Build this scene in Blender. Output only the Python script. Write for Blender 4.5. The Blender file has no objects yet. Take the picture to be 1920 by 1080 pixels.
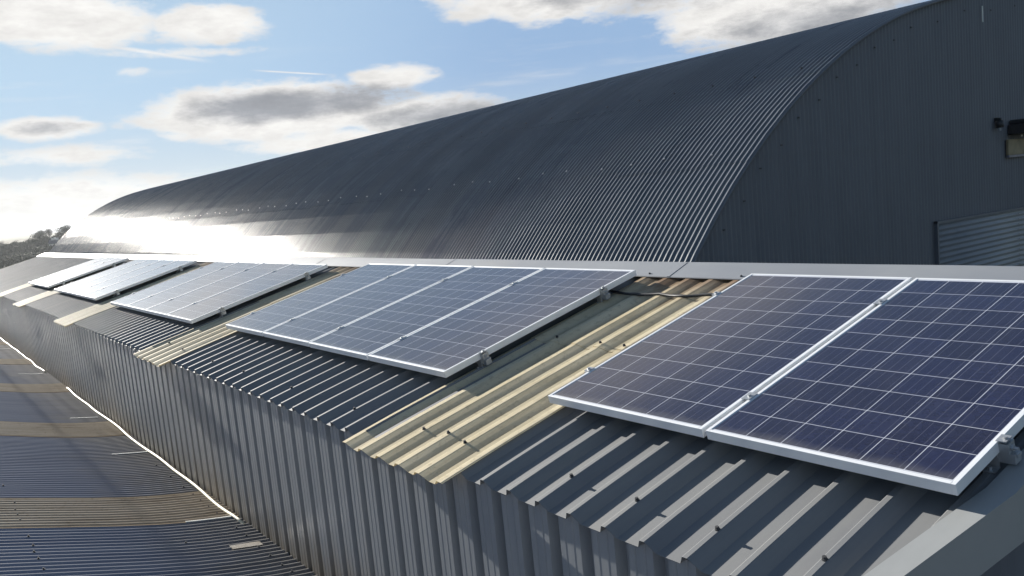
import bpy, math, random
from mathutils import Vector, Matrix
random.seed(7)
R_ = math.radians
scene = bpy.context.scene
C = scene.collection

# ------------------------------------------------------------------ node helpers
class NT:
    def __init__(s, tree):
        s.t = tree; s.n = tree.nodes; s.l = tree.links
    def node(s, typ, **kw):
        n = s.n.new(typ)
        for k, v in kw.items(): setattr(n, k, v)
        return n
    def link(s, a, b): s.l.new(a, b)
    def put(s, v, sock):
        if isinstance(v, (int, float, tuple, list)): sock.default_value = v
        else: s.l.new(v, sock)
    def math(s, op, a, b=0.0, c=0.0, clamp=False):
        n = s.n.new('ShaderNodeMath'); n.operation = op; n.use_clamp = clamp
        s.put(a, n.inputs[0]); s.put(b, n.inputs[1]); s.put(c, n.inputs[2]); return n.outputs[0]
    def mix(s, f, a, b, mode='MIX'):
        n = s.n.new('ShaderNodeMix'); n.data_type = 'RGBA'; n.blend_type = mode
        s.put(f, n.inputs[0])
        s.put(a if not (isinstance(a, tuple) and len(a) == 3) else (*a, 1), n.inputs[6])
        s.put(b if not (isinstance(b, tuple) and len(b) == 3) else (*b, 1), n.inputs[7]); return n.outputs[2]
    def sstep(s, v, lo, hi, a=0.0, b=1.0):
        n = s.n.new('ShaderNodeMapRange'); n.interpolation_type = 'SMOOTHSTEP'
        s.put(v, n.inputs[0]); n.inputs[1].default_value = lo; n.inputs[2].default_value = hi
        n.inputs[3].default_value = a; n.inputs[4].default_value = b; return n.outputs[0]
    def noise(s, vec, scale, detail=4, rough=.55, dist=0.0):
        n = s.n.new('ShaderNodeTexNoise'); s.put(vec, n.inputs['Vector'])
        n.inputs['Scale'].default_value = scale; n.inputs['Detail'].default_value = detail
        n.inputs['Roughness'].default_value = rough; n.inputs['Distortion'].default_value = dist
        return n.outputs[0]
    def vmul(s, vec, xyz):
        n = s.n.new('ShaderNodeVectorMath'); n.operation = 'MULTIPLY'
        s.put(vec, n.inputs[0]); n.inputs[1].default_value = xyz; return n.outputs[0]
    def xyz(s, vec):
        n = s.n.new('ShaderNodeSeparateXYZ'); s.l.new(vec, n.inputs[0]); return n.outputs
    def comb(s, x, y, z=0.0):
        n = s.n.new('ShaderNodeCombineXYZ'); s.put(x, n.inputs[0]); s.put(y, n.inputs[1]); s.put(z, n.inputs[2]); return n.outputs[0]

def new_mat(name):
    m = bpy.data.materials.new(name); m.use_nodes = True
    nt = NT(m.node_tree); bsdf = nt.n['Principled BSDF']
    return m, nt, bsdf

def sheet_metal(name, col, col2, rough=.38, streak=(9, .5, .5), spec=.5, panel_w=None, dirt=None, dirt_amt=.5, bump=.0, rvar=.16, metallic=0.0):
    """painted profiled steel: streaks along the fall, tone changes from sheet to sheet, dull patches"""
    m, nt, b = new_mat(name)
    co = nt.node('ShaderNodeTexCoord').outputs['Object']
    st = nt.noise(nt.vmul(co, streak), 1.0, 6, .6)
    bl = nt.noise(co, 1.3, 5, .6)
    f = nt.math('ADD', nt.math('MULTIPLY', st, .6), nt.math('MULTIPLY', bl, .4))
    c = nt.mix(nt.sstep(f, .32, .68), col, col2)
    if panel_w:
        x = nt.xyz(co)[0]
        fl = nt.math('FLOOR', nt.math('DIVIDE', x, panel_w))
        wn = nt.node('ShaderNodeTexWhiteNoise', noise_dimensions='1D'); nt.link(fl, wn.inputs['W'])
        c = nt.mix(nt.math('MULTIPLY', wn.outputs[0], .28), c, tuple(v * .45 for v in col))
        rv = wn.outputs[0]
    if dirt:
        d = nt.noise(nt.vmul(co, (streak[0] * .5, streak[1], streak[2])), 1.0, 8, .7)
        c = nt.mix(nt.math('MULTIPLY', nt.sstep(d, .5, .75), dirt_amt), c, dirt)
    nt.link(c, b.inputs['Base Color'])
    rr = nt.math('ADD', rough - rvar / 2, nt.math('MULTIPLY', f, rvar))
    if panel_w: rr = nt.math('ADD', rr, nt.math('MULTIPLY', rv, .06))
    nt.link(rr, b.inputs['Roughness'])
    b.inputs['Specular IOR Level'].default_value = spec
    b.inputs['Metallic'].default_value = metallic
    if bump:
        bn = nt.node('ShaderNodeBump'); bn.inputs['Strength'].default_value = bump; bn.inputs['Distance'].default_value = .01
        nt.link(nt.noise(co, 3.0, 3), bn.inputs['Height']); nt.link(bn.outputs[0], b.inputs['Normal'])
    return m

def plain(name, col, rough=.5, spec=.5, var=.25, scale=8, metallic=0.0):
    m, nt, b = new_mat(name)
    co = nt.node('ShaderNodeTexCoord').outputs['Object']
    n = nt.noise(co, scale, 5, .6)
    c = nt.mix(nt.sstep(n, .3, .7), tuple(v * (1 - var) for v in col), tuple(min(1, v * (1 + var * .6)) for v in col))
    nt.link(c, b.inputs['Base Color']); b.inputs['Roughness'].default_value = rough
    b.inputs['Specular IOR Level'].default_value = spec; b.inputs['Metallic'].default_value = metallic
    return m

# ------------------------------------------------------------------ object helpers
def link(o, parent=None):
    C.objects.link(o)
    if parent: o.parent = parent
    return o
def mesh_obj(name, verts, faces, m, parent=None, smooth=False, mats=None, fm=None):
    me = bpy.data.meshes.new(name); me.from_pydata(verts, [], faces)
    for mm in (mats or [m]): me.materials.append(mm)
    if fm: me.polygons.foreach_set('material_index', fm)
    if smooth: me.polygons.foreach_set('use_smooth', [True] * len(me.polygons))
    me.update()
    return link(bpy.data.objects.new(name, me), parent)
def thing(name, label, cat, loc=(0, 0, 0), rot=(0, 0, 0), group=None):
    o = bpy.data.objects.new(name, None); C.objects.link(o); o.empty_display_size = .2
    o.location = loc; o.rotation_euler = rot; tag(o, label, cat, group); return o
def tag(o, label, cat, group=None):
    o['label'] = label; o['category'] = cat
    if group: o['group'] = group
    return o
def struct(o): o['kind'] = 'structure'; return o
class MB:
    def __init__(s): s.v = []; s.f = []
    def box(s, x0, x1, y0, y1, z0, z1, T=None):
        b = len(s.v)
        P = [(x0, y0, z0), (x1, y0, z0), (x1, y1, z0), (x0, y1, z0), (x0, y0, z1), (x1, y0, z1), (x1, y1, z1), (x0, y1, z1)]
        s.v += [T(*p) if T else p for p in P]
        s.f += [tuple(b + i for i in q) for q in ((0, 3, 2, 1), (4, 5, 6, 7), (0, 1, 5, 4), (1, 2, 6, 5), (2, 3, 7, 6), (3, 0, 4, 7))]
    def prism(s, c, ax, r, h, n=8, T=None):   # cylinder, ax unit direction
        ax = Vector(ax).normalized(); t = ax.orthogonal().normalized(); u = ax.cross(t); b = len(s.v); c = Vector(c)
        for k in range(2):
            for i in range(n):
                a = 2 * math.pi * i / n; p = c + ax * h * k + t * math.cos(a) * r + u * math.sin(a) * r
                s.v.append(T(*p) if T else tuple(p))
        s.f += [(b + i, b + (i + 1) % n, b + n + (i + 1) % n, b + n + i) for i in range(n)]
        s.f += [tuple(b + n + i for i in range(n)), tuple(b + n - 1 - i for i in range(n))]
    def tube(s, pts, r, n=8):
        pts = [Vector(p) for p in pts]; b = len(s.v)
        for i, p in enumerate(pts):
            d = (pts[min(i + 1, len(pts) - 1)] - pts[max(i - 1, 0)]).normalized()
            t = d.cross(Vector((0, 0, 1))).normalized(); u = d.cross(t)
            rr = r[i] if isinstance(r, list) else r
            for k in range(n):
                a = 2 * math.pi * k / n; s.v.append(tuple(p + t * math.cos(a) * rr + u * math.sin(a) * rr))
        for i in range(len(pts) - 1):
            for k in range(n):
                s.f.append((b + i * n + k, b + i * n + (k + 1) % n, b + (i + 1) * n + (k + 1) % n, b + (i + 1) * n + k))
        e = b + (len(pts) - 1) * n
        s.f += [tuple(b + k for k in range(n))[::-1], tuple(e + k for k in range(n))]
    def build(s, name, m, parent=None, smooth=False): return mesh_obj(name, s.v, s.f, m, parent, smooth)
def solid(o, t, off=-1):
    md = o.modifiers.new('thickness', 'SOLIDIFY'); md.thickness = t; md.offset = off; return o
def grid(name, cols, rows, fn, m, parent, smooth=False):
    """cols: list of (x, h); rows: list of params; fn(x, h, row) -> point"""
    v = [fn(x, h, r) for r in rows for (x, h) in cols]; n = len(cols)
    f = [(j * n + i, j * n + i + 1, (j + 1) * n + i + 1, (j + 1) * n + i) for j in range(len(rows) - 1) for i in range(n - 1)]
    return mesh_obj(name, v, f, m, parent, smooth)

# ------------------------------------------------------------------ camera
cam = bpy.data.cameras.new('camera'); co = link(bpy.data.objects.new('camera', cam)); scene.camera = co
r = Vector((0.586892937, 0.804843945, -0.088220772)); u = Vector((-0.034120922, 0.133448476, 0.990468206)); fw = Vector((-0.808945266, 0.578288620, -0.105781986))
M = Matrix((r, u, -fw)).transposed().to_4x4(); M.translation = Vector((3.316, -2.5276, 0.9907)); co.matrix_world = M
cam.sensor_width = 36; cam.lens = 36 * 1616.09 / 1920; cam.clip_end = 6000; cam.clip_start = .05
CAM = Vector((3.316, -2.5276, 0.9907))

# ------------------------------------------------------------------ light
SUN = Vector((-.948, -.072, .309)).normalized()
sl = bpy.data.lights.new('sun', 'SUN'); sl.energy = 5.0; sl.angle = R_(.5); sl.color = (1.0, .95, .87)
so = link(bpy.data.objects.new('sun', sl)); so.rotation_euler = SUN.to_track_quat('Z', 'Y').to_euler()
w = bpy.data.worlds.new('World'); scene.world = w; w.use_nodes = True
nt = NT(w.node_tree); bg = nt.n['Background']
sky = nt.node('ShaderNodeTexSky', sky_type='NISHITA'); sky.sun_disc = False
sky.sun_elevation = math.asin(SUN.z); sky.sun_rotation = math.atan2(SUN.x, SUN.y)
sky.air_density = 1.0; sky.dust_density = .2; sky.ozone_density = 1.5
AUR = .78; TINT = (1.12, 1.06, 1.02)
vec = nt.node('ShaderNodeTexCoord').outputs['Generated']
nv = nt.node('ShaderNodeVectorMath', operation='NORMALIZE'); nt.link(vec, nv.inputs[0])
X, Y, Z = nt.xyz(nv.outputs[0])
az = nt.math('MULTIPLY', nt.math('ARCTAN2', Y, nt.math('MULTIPLY', X, -1.0)), 57.2958)   # degrees round from -X
el = nt.math('MULTIPLY', nt.math('ARCSINE', Z), 57.2958)
# (azimuth, elevation, half width, half height, weight) of each cloud body and of each grey base
bodies = CLOUDS = [
 (21.5, 6.6, 9.6, 2.1, 1.5), (29.0, 8.2, 3.2, 1.0, 1.0), (31.0, 5.6, 7.6, 1.5, 1.25), (24.5, 4.5, 7.0, 1.0, .9),
 (10.2, 12.2, 6.2, 1.9, 1.4), (18.2, 12.0, 4.2, 1.3, 1.25), (16.5, 10.4, 5.5, .35, .55),
 (8.6, 6.3, 3.2, .8, 1.2), (9.0, 4.6, 5.2, .75, .7), (15.4, 5.4, 1.8, .45, .65), (13.2, 9.3, 1.3, .35, .5),
 (9.5, 2.0, 9.0, 1.9, 1.0), (3.5, 1.6, 9.0, 2.2, 1.1),
 (40.5, 13.0, 9.0, 2.6, 1.5), (54.0, 9.8, 9.0, 2.3, 1.5), (49.5, 11.8, 7.0, 2.4, 1.0), (64.5, 8.0, 2.5, .6, .7),
 (-12, 14, 14, 5, 1.2), (30, 28, 26, 5, 1.0), (85, 20, 14, 5, 1.1)]
GREY = [(21.5, 6.9, 5.6, 1.05, 1.0), (26.0, 7.1, 4.2, .9, .8), (33.0, 5.5, 6.0, 1.0, .7), (57.0, 8.6, 7.5, 1.2, .45), (48, 12.8, 9.0, 1.8, .5), (8.8, 6.3, 1.6, .4, .5), (42, 14, 7, 1.3, .35)]
cvec = nt.comb(nt.math('MULTIPLY', az, .10), nt.math('MULTIPLY', el, .26), 0.0)
n1 = nt.noise(cvec, 3.4, 7, .65)
n2 = nt.noise(nt.comb(nt.math('MULTIPLY', az, .045), nt.math('MULTIPLY', el, .42), 3.0), 2.0, 4, .62)
wn1 = nt.math('MULTIPLY', nt.math('SUBTRACT', nt.noise(cvec, 1.7, 1, .5), .5), 2.4)
azw = nt.math('ADD', az, wn1)
elw = nt.math('ADD', el, nt.math('MULTIPLY', wn1, .22))
def field(lst, hard=1.0):
    tot = None
    for (a, e, ha, he, wt) in lst:
        q = nt.node('ShaderNodeVectorMath', operation='MULTIPLY_ADD'); nt.link(wvec, q.inputs[0])
        q.inputs[1].default_value = (1 / ha, 1 / he, 0); q.inputs[2].default_value = (-a / ha, -e / he, 0)
        dt = nt.node('ShaderNodeVectorMath', operation='DOT_PRODUCT'); nt.link(q.outputs[0], dt.inputs[0]); nt.link(q.outputs[0], dt.inputs[1])
        v = nt.math('MULTIPLY_ADD', dt.outputs['Value'], -wt, wt)
        tot = v if tot is None else nt.math('MAXIMUM', tot, v)
    return nt.math('MAXIMUM', tot, -1.0)
wvec = nt.comb(azw, elw)
D = field(CLOUDS)
dens = nt.math('ADD', D, nt.math('MULTIPLY', nt.math('SUBTRACT', n1, .5), 2.4))
cover = nt.sstep(dens, -.02, .80)
wisp = nt.math('MULTIPLY', nt.sstep(n2, .52, .8), nt.math('MULTIPLY', nt.math('MULTIPLY', nt.sstep(el, 13, 3), nt.sstep(az, 80, 40)), nt.math('MULTIPLY', nt.sstep(az, -60, -20), .6)))
cover = nt.math('MAXIMUM', cover, wisp)
G = field(GREY)
grey = nt.sstep(nt.math('ADD', G, nt.math('MULTIPLY', nt.math('SUBTRACT', n1, .5), 1.5)), -.5, .85)
# thin trails
def trail(a0, e0, a1, e1, w):
    L = math.hypot(a1 - a0, e1 - e0); ux, uy = (a1 - a0) / L, (e1 - e0) / L
    pa = nt.math('SUBTRACT', az, a0); pe = nt.math('SUBTRACT', el, e0)
    t = nt.math('ADD', nt.math('MULTIPLY', pa, ux), nt.math('MULTIPLY', pe, uy))
    d = nt.math('ABSOLUTE', nt.math('SUBTRACT', nt.math('MULTIPLY', pa, uy), nt.math('MULTIPLY', pe, ux)))
    inb = nt.math('MULTIPLY', nt.sstep(t, 0, L * .3), nt.sstep(t, L, L * .7))
    return nt.math('MULTIPLY', nt.sstep(d, w, 0), nt.math('MULTIPLY', inb, .8))
cover = nt.math('MAXIMUM', cover, trail(9.5, 11.3, 18.5, 9.7, .22))
cover = nt.math('MAXIMUM', cover, trail(20.0, 9.2, 25.5, 8.6, .08))
# light of a cloud: bright near the sun, grey where thick
sd = nt.math('ADD', nt.math('MULTIPLY', X, SUN.x), nt.math('ADD', nt.math('MULTIPLY', Y, SUN.y), nt.math('MULTIPLY', Z, SUN.z)))
glow = nt.math('POWER', nt.math('MAXIMUM', sd, 0.0), 14.0)
white = nt.math('ADD', 6.6, nt.math('MULTIPLY', glow, .2))
white = nt.math('MULTIPLY', white, nt.sstep(n1, .25, .75, 1.16, .88))
ccol = nt.mix(grey, (1.0, .985, .96), (.39, .41, .45))
sc = nt.node('ShaderNodeVectorMath', operation='SCALE'); nt.link(ccol, sc.inputs[0]); nt.link(white, sc.inputs['Scale'])
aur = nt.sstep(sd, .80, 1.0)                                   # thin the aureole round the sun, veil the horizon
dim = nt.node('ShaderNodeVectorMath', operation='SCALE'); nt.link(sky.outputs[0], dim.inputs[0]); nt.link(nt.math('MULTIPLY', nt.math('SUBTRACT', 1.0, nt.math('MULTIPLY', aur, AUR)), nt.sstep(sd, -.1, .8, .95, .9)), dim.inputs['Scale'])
ael = nt.math('ABSOLUTE', el)
veil = nt.math('MULTIPLY', nt.sstep(ael, 40, 7), nt.sstep(sd, -.3, .6, .45, .94))      # pale air low in the sky
vcol = nt.mix(nt.sstep(sd, .74, 1.0), (2.3, 3.55, 5.5), (4.0, 5.5, 7.0))
vcol = nt.mix(nt.sstep(ael, 9, 0), vcol, (4.9, 5.6, 6.1))
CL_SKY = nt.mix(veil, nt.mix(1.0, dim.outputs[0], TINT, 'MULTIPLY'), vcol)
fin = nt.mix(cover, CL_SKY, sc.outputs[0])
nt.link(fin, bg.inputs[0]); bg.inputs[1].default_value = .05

scene.view_settings.view_transform = 'Standard'; scene.view_settings.look = 'None'
scene.view_settings.exposure = 1.35; scene.view_settings.gamma = 1.0

# ------------------------------------------------------------------ materials
M_roof = sheet_metal('anthracite painted roof steel', (.155, .160, .168), (.20, .205, .205), rough=.62, spec=.25, streak=(7, .6, .6), rvar=.12, bump=.08, dirt=(.24, .23, .20), dirt_amt=.35)
M_wall = sheet_metal('grey painted wall steel', (.115, .125, .140), (.150, .158, .165), rough=.42, streak=(10, 10, .5), rvar=.14, dirt=(.10, .085, .06), dirt_amt=.4)
M_barn = sheet_metal('dark painted corrugated steel', (.110, .128, .152), (.148, .166, .188), rough=.26, spec=.22, streak=(26, .10, .10), panel_w=.686, rvar=.20, dirt=(.06, .065, .07), dirt_amt=.3)
M_barn.node_tree.nodes['Principled BSDF'].inputs['Coat Weight'].default_value = .0
M_barn.node_tree.nodes['Principled BSDF'].inputs['Coat Roughness'].default_value = .17
M_gable = sheet_metal('dark gable cladding', (.092, .102, .125), (.116, .127, .150), rough=.55, streak=(3, 9, .4), rvar=.1)
M_flash = sheet_metal('light grey flashing', (.185, .20, .225), (.23, .245, .262), rough=.55, streak=(1.2, 3, 3), rvar=.1, dirt=(.25, .24, .22), dirt_amt=.3)
M_alu = plain('anodised aluminium frame', (.74, .76, .78), .36, .6, .06, 3, metallic=.1)
M_rail = plain('mill aluminium rail', (.42, .44, .46), .4, .6, .1, 5, metallic=.6)
M_dark = plain('black rubber and plastic', (.018, .019, .022), .5, .5, .3, 20)
M_screw = plain('dark fixing cap', (.045, .047, .052), .8, .15, .2, 40)
M_screw_l = plain('bright fixing cap', (.45, .46, .47), .3, .6, .2, 40, metallic=.6)

def grp_material(name, c0, c1, moss, wet=.35, transl=.45, groove=False):
    m, nt, b = new_mat(name)
    co = nt.node('ShaderNodeTexCoord').outputs['Object']
    a = nt.noise(nt.vmul(co, (9, 1.1, 1.1)), 1.0, 7, .65)
    s = nt.noise(co, 26, 5, .7)
    g = nt.noise(nt.vmul(co, (3, .8, .8)), 1.7, 6, .7)
    c = nt.mix(nt.sstep(a, .3, .7), c0, c1)
    c = nt.mix(nt.math('MULTIPLY', nt.sstep(s, .52, .72), .45), c, moss)
    c = nt.mix(nt.math('MULTIPLY', nt.sstep(g, .5, .72), .55), c, moss)
    if groove:     # rust wash under the ridge, ragged
        y_ = nt.xyz(co)[1]
        rw = nt.math('MULTIPLY', nt.sstep(nt.math('ADD', y_, nt.math('MULTIPLY', g, .8)), 1.72, 2.15), .75)
        c = nt.mix(rw, c, (.26, .14, .085))
        # dark brown lines along the foot of each rib
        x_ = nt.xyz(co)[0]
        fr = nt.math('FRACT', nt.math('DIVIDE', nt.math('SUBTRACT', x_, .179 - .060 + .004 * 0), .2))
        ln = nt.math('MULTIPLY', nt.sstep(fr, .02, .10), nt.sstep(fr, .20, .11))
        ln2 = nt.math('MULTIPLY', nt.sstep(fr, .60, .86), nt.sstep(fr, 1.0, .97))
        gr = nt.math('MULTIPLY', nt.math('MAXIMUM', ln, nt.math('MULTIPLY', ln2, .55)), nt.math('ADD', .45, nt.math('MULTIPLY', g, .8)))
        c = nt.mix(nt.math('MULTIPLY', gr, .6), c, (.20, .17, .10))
    nt.link(c, b.inputs['Base Color']); b.inputs['Roughness'].default_value = wet; b.inputs['Specular IOR Level'].default_value = .15
    tr = nt.node('ShaderNodeBsdfTranslucent'); nt.link(c, tr.inputs[0])
    mx = nt.node('ShaderNodeMixShader'); mx.inputs[0].default_value = transl
    nt.link(b.outputs[0], mx.inputs[1]); nt.link(tr.outputs[0], mx.inputs[2])
    nt.link(mx.outputs[0], nt.n['Material Output'].inputs[0])
    return m
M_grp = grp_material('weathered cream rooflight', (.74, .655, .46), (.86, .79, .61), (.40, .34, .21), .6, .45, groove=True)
M_grp_low = grp_material('mossy brown rooflight', (.46, .38, .28), (.55, .47, .36), (.24, .17, .10), .6, .2)

def low_roof_material():
    m, nt, b = new_mat('weathered blue grey corrugated steel')
    co = nt.node('ShaderNodeTexCoord').outputs['Object']
    x, y, z = nt.xyz(co)
    a = nt.noise(nt.vmul(co, (8, .5, .5)), 1.0, 6, .6)
    c = nt.mix(nt.sstep(a, .3, .7), (.17, .18, .225), (.23, .24, .28))
    g = nt.noise(nt.vmul(co, (2.2, 1.0, 1.0)), 1.4, 7, .7)
    near = nt.sstep(nt.math('ADD', y, nt.math('MULTIPLY', g, 1.1)), -.95, .12)      # silt gathered in the valley, ragged edge
    c = nt.mix(nt.math('MULTIPLY', near, .6), c, (.125, .108, .075))
    c = nt.mix(nt.math('MULTIPLY', nt.sstep(g, .55, .75), .35), c, (.16, .15, .12))
    nt.link(c, b.inputs['Base Color'])
    nt.link(nt.math('ADD', .36, nt.math('MULTIPLY', near, .3)), b.inputs['Roughness']); return m
M_low = low_roof_material()

def cell_material():
    """6 x 10 polycrystalline cells, white back sheet between them, bus bars along the long side"""
    m, nt, b = new_mat('solar cells under glass')
    co = nt.node('ShaderNodeTexCoord').outputs['Object']
    x, y, z = nt.xyz(co)
    px, py = .1585, .1600
    cx = nt.math('DIVIDE', nt.math('SUBTRACT', x, (.992 - 6 * px) / 2), px)
    cy = nt.math('DIVIDE', nt.math('SUBTRACT', y, (1.65 - 10 * py) / 2), py)
    fx = nt.math('FRACT', cx); fy = nt.math('FRACT', cy)
    ex = nt.math('MULTIPLY', nt.math('MINIMUM', fx, nt.math('SUBTRACT', 1.0, fx)), px)
    ey = nt.math('MULTIPLY', nt.math('MINIMUM', fy, nt.math('SUBTRACT', 1.0, fy)), py)
    gap = nt.math('LESS_THAN', nt.math('MINIMUM', ex, ey), .0013)
    out = nt.math('MAXIMUM', nt.math('MAXIMUM', nt.math('LESS_THAN', cx, 0), nt.math('GREATER_THAN', cx, 6)), nt.math('MAXIMUM', nt.math('LESS_THAN', cy, 0), nt.math('GREATER_THAN', cy, 10)))
    gap = nt.math('MAXIMUM', gap, out)
    bus = None
    f4 = nt.math('FRACT', nt.math('MULTIPLY', fx, 4))
    bus = nt.math('LESS_THAN', nt.math('MULTIPLY', nt.math('ABSOLUTE', nt.math('SUBTRACT', f4, .5)), px / 4), .0007)
    vo = nt.node('ShaderNodeTexVoronoi'); nt.link(co, vo.inputs['Vector']); vo.inputs['Scale'].default_value = 60
    wn = nt.node('ShaderNodeTexWhiteNoise', noise_dimensions='3D')
    oi = nt.node('ShaderNodeObjectInfo')
    nt.link(nt.comb(nt.math('FLOOR', cx), nt.math('FLOOR', cy), nt.math('MULTIPLY', oi.outputs['Random'], 9)), wn.inputs['Vector'])
    t = nt.math('ADD', nt.math('MULTIPLY', nt.xyz(vo.outputs['Color'])[0], .5), nt.math('MULTIPLY', wn.outputs[0], .5))
    cell = nt.mix(t, (.0065, .006, .022), (.0125, .0145, .046))
    fine = nt.math('LESS_THAN', nt.math('FRACT', nt.math('DIVIDE', y, .0022)), .12)
    cell = nt.mix(nt.math('MULTIPLY', fine, .25), cell, (.12, .13, .2))
    c = nt.mix(nt.math('MULTIPLY', bus, .20), cell, (.42, .43, .50))
    c = nt.mix(gap, c, (.52, .54, .60))
    dust = nt.noise(nt.vmul(co, (2.5, 1.2, 1)), 2.0, 6, .65)
    c = nt.mix(nt.math('MULTIPLY', nt.sstep(dust, .35, .8), .022), c, (.45, .44, .42))
    low_ = nt.math('MULTIPLY', nt.sstep(nt.math('ADD', y, nt.math('MULTIPLY', dust, -.10)), .035, -.03), .14)     # grime caught above the lower frame
    c = nt.mix(low_, c, (.36, .34, .29))
    nt.link(c, b.inputs['Base Color'])
    nt.link(nt.math('ADD', .08, nt.math('MULTIPLY', dust, .10)), b.inputs['Roughness'])
    b.inputs['IOR'].default_value = 1.5
    b.inputs['Coat Weight'].default_value = .17; b.inputs['Coat Roughness'].default_value = .42
    return m
M_cell = cell_material()

# ------------------------------------------------------------------ lean-to building with the panels
A = .25; CA, SA = math.cos(A), math.sin(A)
def RP(u_, v, h=0.0): return (u_, v * CA - h * SA, v * SA + h * CA)     # point by distance along, up the slope, above the panel plane
CREST = -.098
PH = .179
def box_profile(x0, x1, depth=.032, phase=PH, pitch=.2, crest=.028, flank=.016, fall=.046):
    """x positions and heights (0 at crest) between x0 and x1"""
    k0 = math.floor((x0 - phase) / pitch) - 1; k1 = math.ceil((x1 - phase) / pitch) + 1
    pts = []
    for k in range(k0, k1 + 1):
        c = phase + k * pitch; hc = crest / 2
        pts += [(c - hc - flank, -depth), (c - hc, -.001), (c - hc + .003, 0.0), (c + hc - .006, 0.0), (c + hc, -.002), (c + hc + fall * .5, -depth * .5), (c + hc + fall, -depth)]
    def h_at(x):
        for (a, ha), (b2, hb) in zip(pts, pts[1:]):
            if a <= x <= b2: return ha + (hb - ha) * (x - a) / max(1e-9, b2 - a)
        return 0
    ins = [p for p in pts if x0 < p[0] < x1]
    return [(x0, h_at(x0))] + ins + [(x1, h_at(x1))]
from mathutils import noise as mn
def wob(x, v, s=.9, amp=.0022): return amp * mn.noise(Vector((x * s, v * s, 3.7)))

lean = thing('lean_to_building', 'long low shed with ribbed grey wall and shallow roof of steel and cream rooflight sheets', 'building', (-14.7, 0.7, -6))
V0, V1 = -.585, 1.90
def roof_bay(name, x0, x1, v0, v1, lift, m, parent, th=.0016, depth=.032, crest=.028, flank=.016, fall=.046, noise_amp=.0022, ragged=0):
    cols = box_profile(x0, x1, depth, crest=crest, flank=flank, fall=fall)
    rows = [v0 + (v1 - v0) * i / 14 for i in range(15)]
    rag = {}
    def fn(x, h, v):
        vv = v
        if v == v0 and ragged:
            k = round((x - PH) / .2); vv = v + ragged * mn.noise(Vector((k * 3.3, 1.7, 0)))
        droop = -.004 * max(0, (-.35 - v)) / .25
        return RP(x, vv, CREST + lift + h + wob(x, v, amp=noise_amp) + droop)
    o = grid(name, cols, rows, fn, m, parent)
    return solid(o, th)
lights = [(-1.048, .006), (-6.045, -4.998), (-11.245, -10.198), (-16.445, -15.398), (-20.445, -19.398)]
edges = [2.02] + [e for a, b in lights for e in (b - .03, a + .03)] + [-31.4]
def screws(pts, m, parent, rr=.007, h=.009, n=8, cap=True):
    for p in pts:
        mb = MB(); ax = (0, -SA, CA)
        mb.prism(p, ax, rr * 1.35, .003, n + 4); mb.prism(Vector(p) + Vector(ax) * .003, ax, rr, h, 6)
        mb.build('screw', m, parent)
roofparts = []
for i in range(0, len(edges), 2):
    o = roof_bay('roof_sheet', edges[i + 1], edges[i], V0, V1, 0, M_roof, lean); o.location = -lean.location
    roofparts.append(o)
    if i == 0:
        screws([RP(PH + .2 * k, -.40 + .012 * ((k * 7) % 3 - 1), CREST) for k in (2, 4, 6, 8)], M_screw, o)
        screws([RP(PH + .2 * k + (.06 if k % 2 else -.05), .02, CREST - .034) for k in (9,)], M_screw, o)
    if i == 2:
        screws([RP(PH - 1.2 - .2 * k, -.42, CREST) for k in (2, 7, 12, 16)], M_screw, o)
for k, (a, b) in enumerate(lights):
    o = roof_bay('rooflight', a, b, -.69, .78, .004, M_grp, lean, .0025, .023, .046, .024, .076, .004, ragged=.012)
    o.location = -lean.location
    o['label'] = ['cream rooflight strip beside the two nearest solar panels', 'cream rooflight strip between the two middle arrays', 'narrow cream rooflight third from the camera', 'cream rooflight second from the far end', 'farthest cream rooflight strip'][k]
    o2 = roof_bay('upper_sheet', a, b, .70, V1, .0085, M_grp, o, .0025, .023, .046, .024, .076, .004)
    if k < 2:      # dark steel strip added for the panel's shade on the first pan
        o3 = roof_bay('shade_strip', a + .044, a + .188, (-.56, -.50)[k], V1 - .02, .0145, M_roof, lean, .0016, .0325, .022, .016, .046, .004); o3.location = -lean.location
        screws([RP(a + .027 + .2 * j, -.40 + .03 * (j % 2), CREST + .004) for j in ((2, 3, 4) if k == 0 else (1, 4))], M_screw, o)
        if k == 0: screws([RP(a + .027 + .2 * j, .74, CREST + .0125) for j in (1, 3, 4)], M_screw, o)
# ridge flashing: folded cap over the top of the sheets
mb = MB()
prof = [(1.755, CREST + .010), (1.757, CREST + .016), (1.955, CREST + .040), (1.985, CREST + .034), (2.0, CREST - .10), (1.996, CREST - .10), (1.98, CREST + .028), (1.955, CREST + .034), (1.76, CREST + .010)]
xs = [2.06 - .5 * i for i in range(68)]
v = []; f = []
for i, x in enumerate(xs):
    for j, (pv, ph) in enumerate(prof):
        dv = .006 * mn.noise(Vector((x * .6, 0, j * .1)))
        v.append(RP(x, pv + dv + (0.0 if x > -8 else (-x - 8) * .004 if j > 1 and j < 8 else 0), ph + .003 * mn.noise(Vector((x * 1.3, 2, 0)))))
n = len(prof)
for i in range(len(xs) - 1):
    for j in range(n): f.append((i * n + j, i * n + (j + 1) % n, (i + 1) * n + (j + 1) % n, (i + 1) * n + j))
f += [tuple(range(n))[::-1], tuple((len(xs) - 1) * n + j for j in range(n))]
rf = mesh_obj('ridge_flashing', v, f, M_flash, lean); rf.location = -lean.location
screws([RP(PH + .2 * k + .02, 1.785, CREST + .020) for k in (-6, -2, -24)], M_screw, rf, .006, .006)
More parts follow.
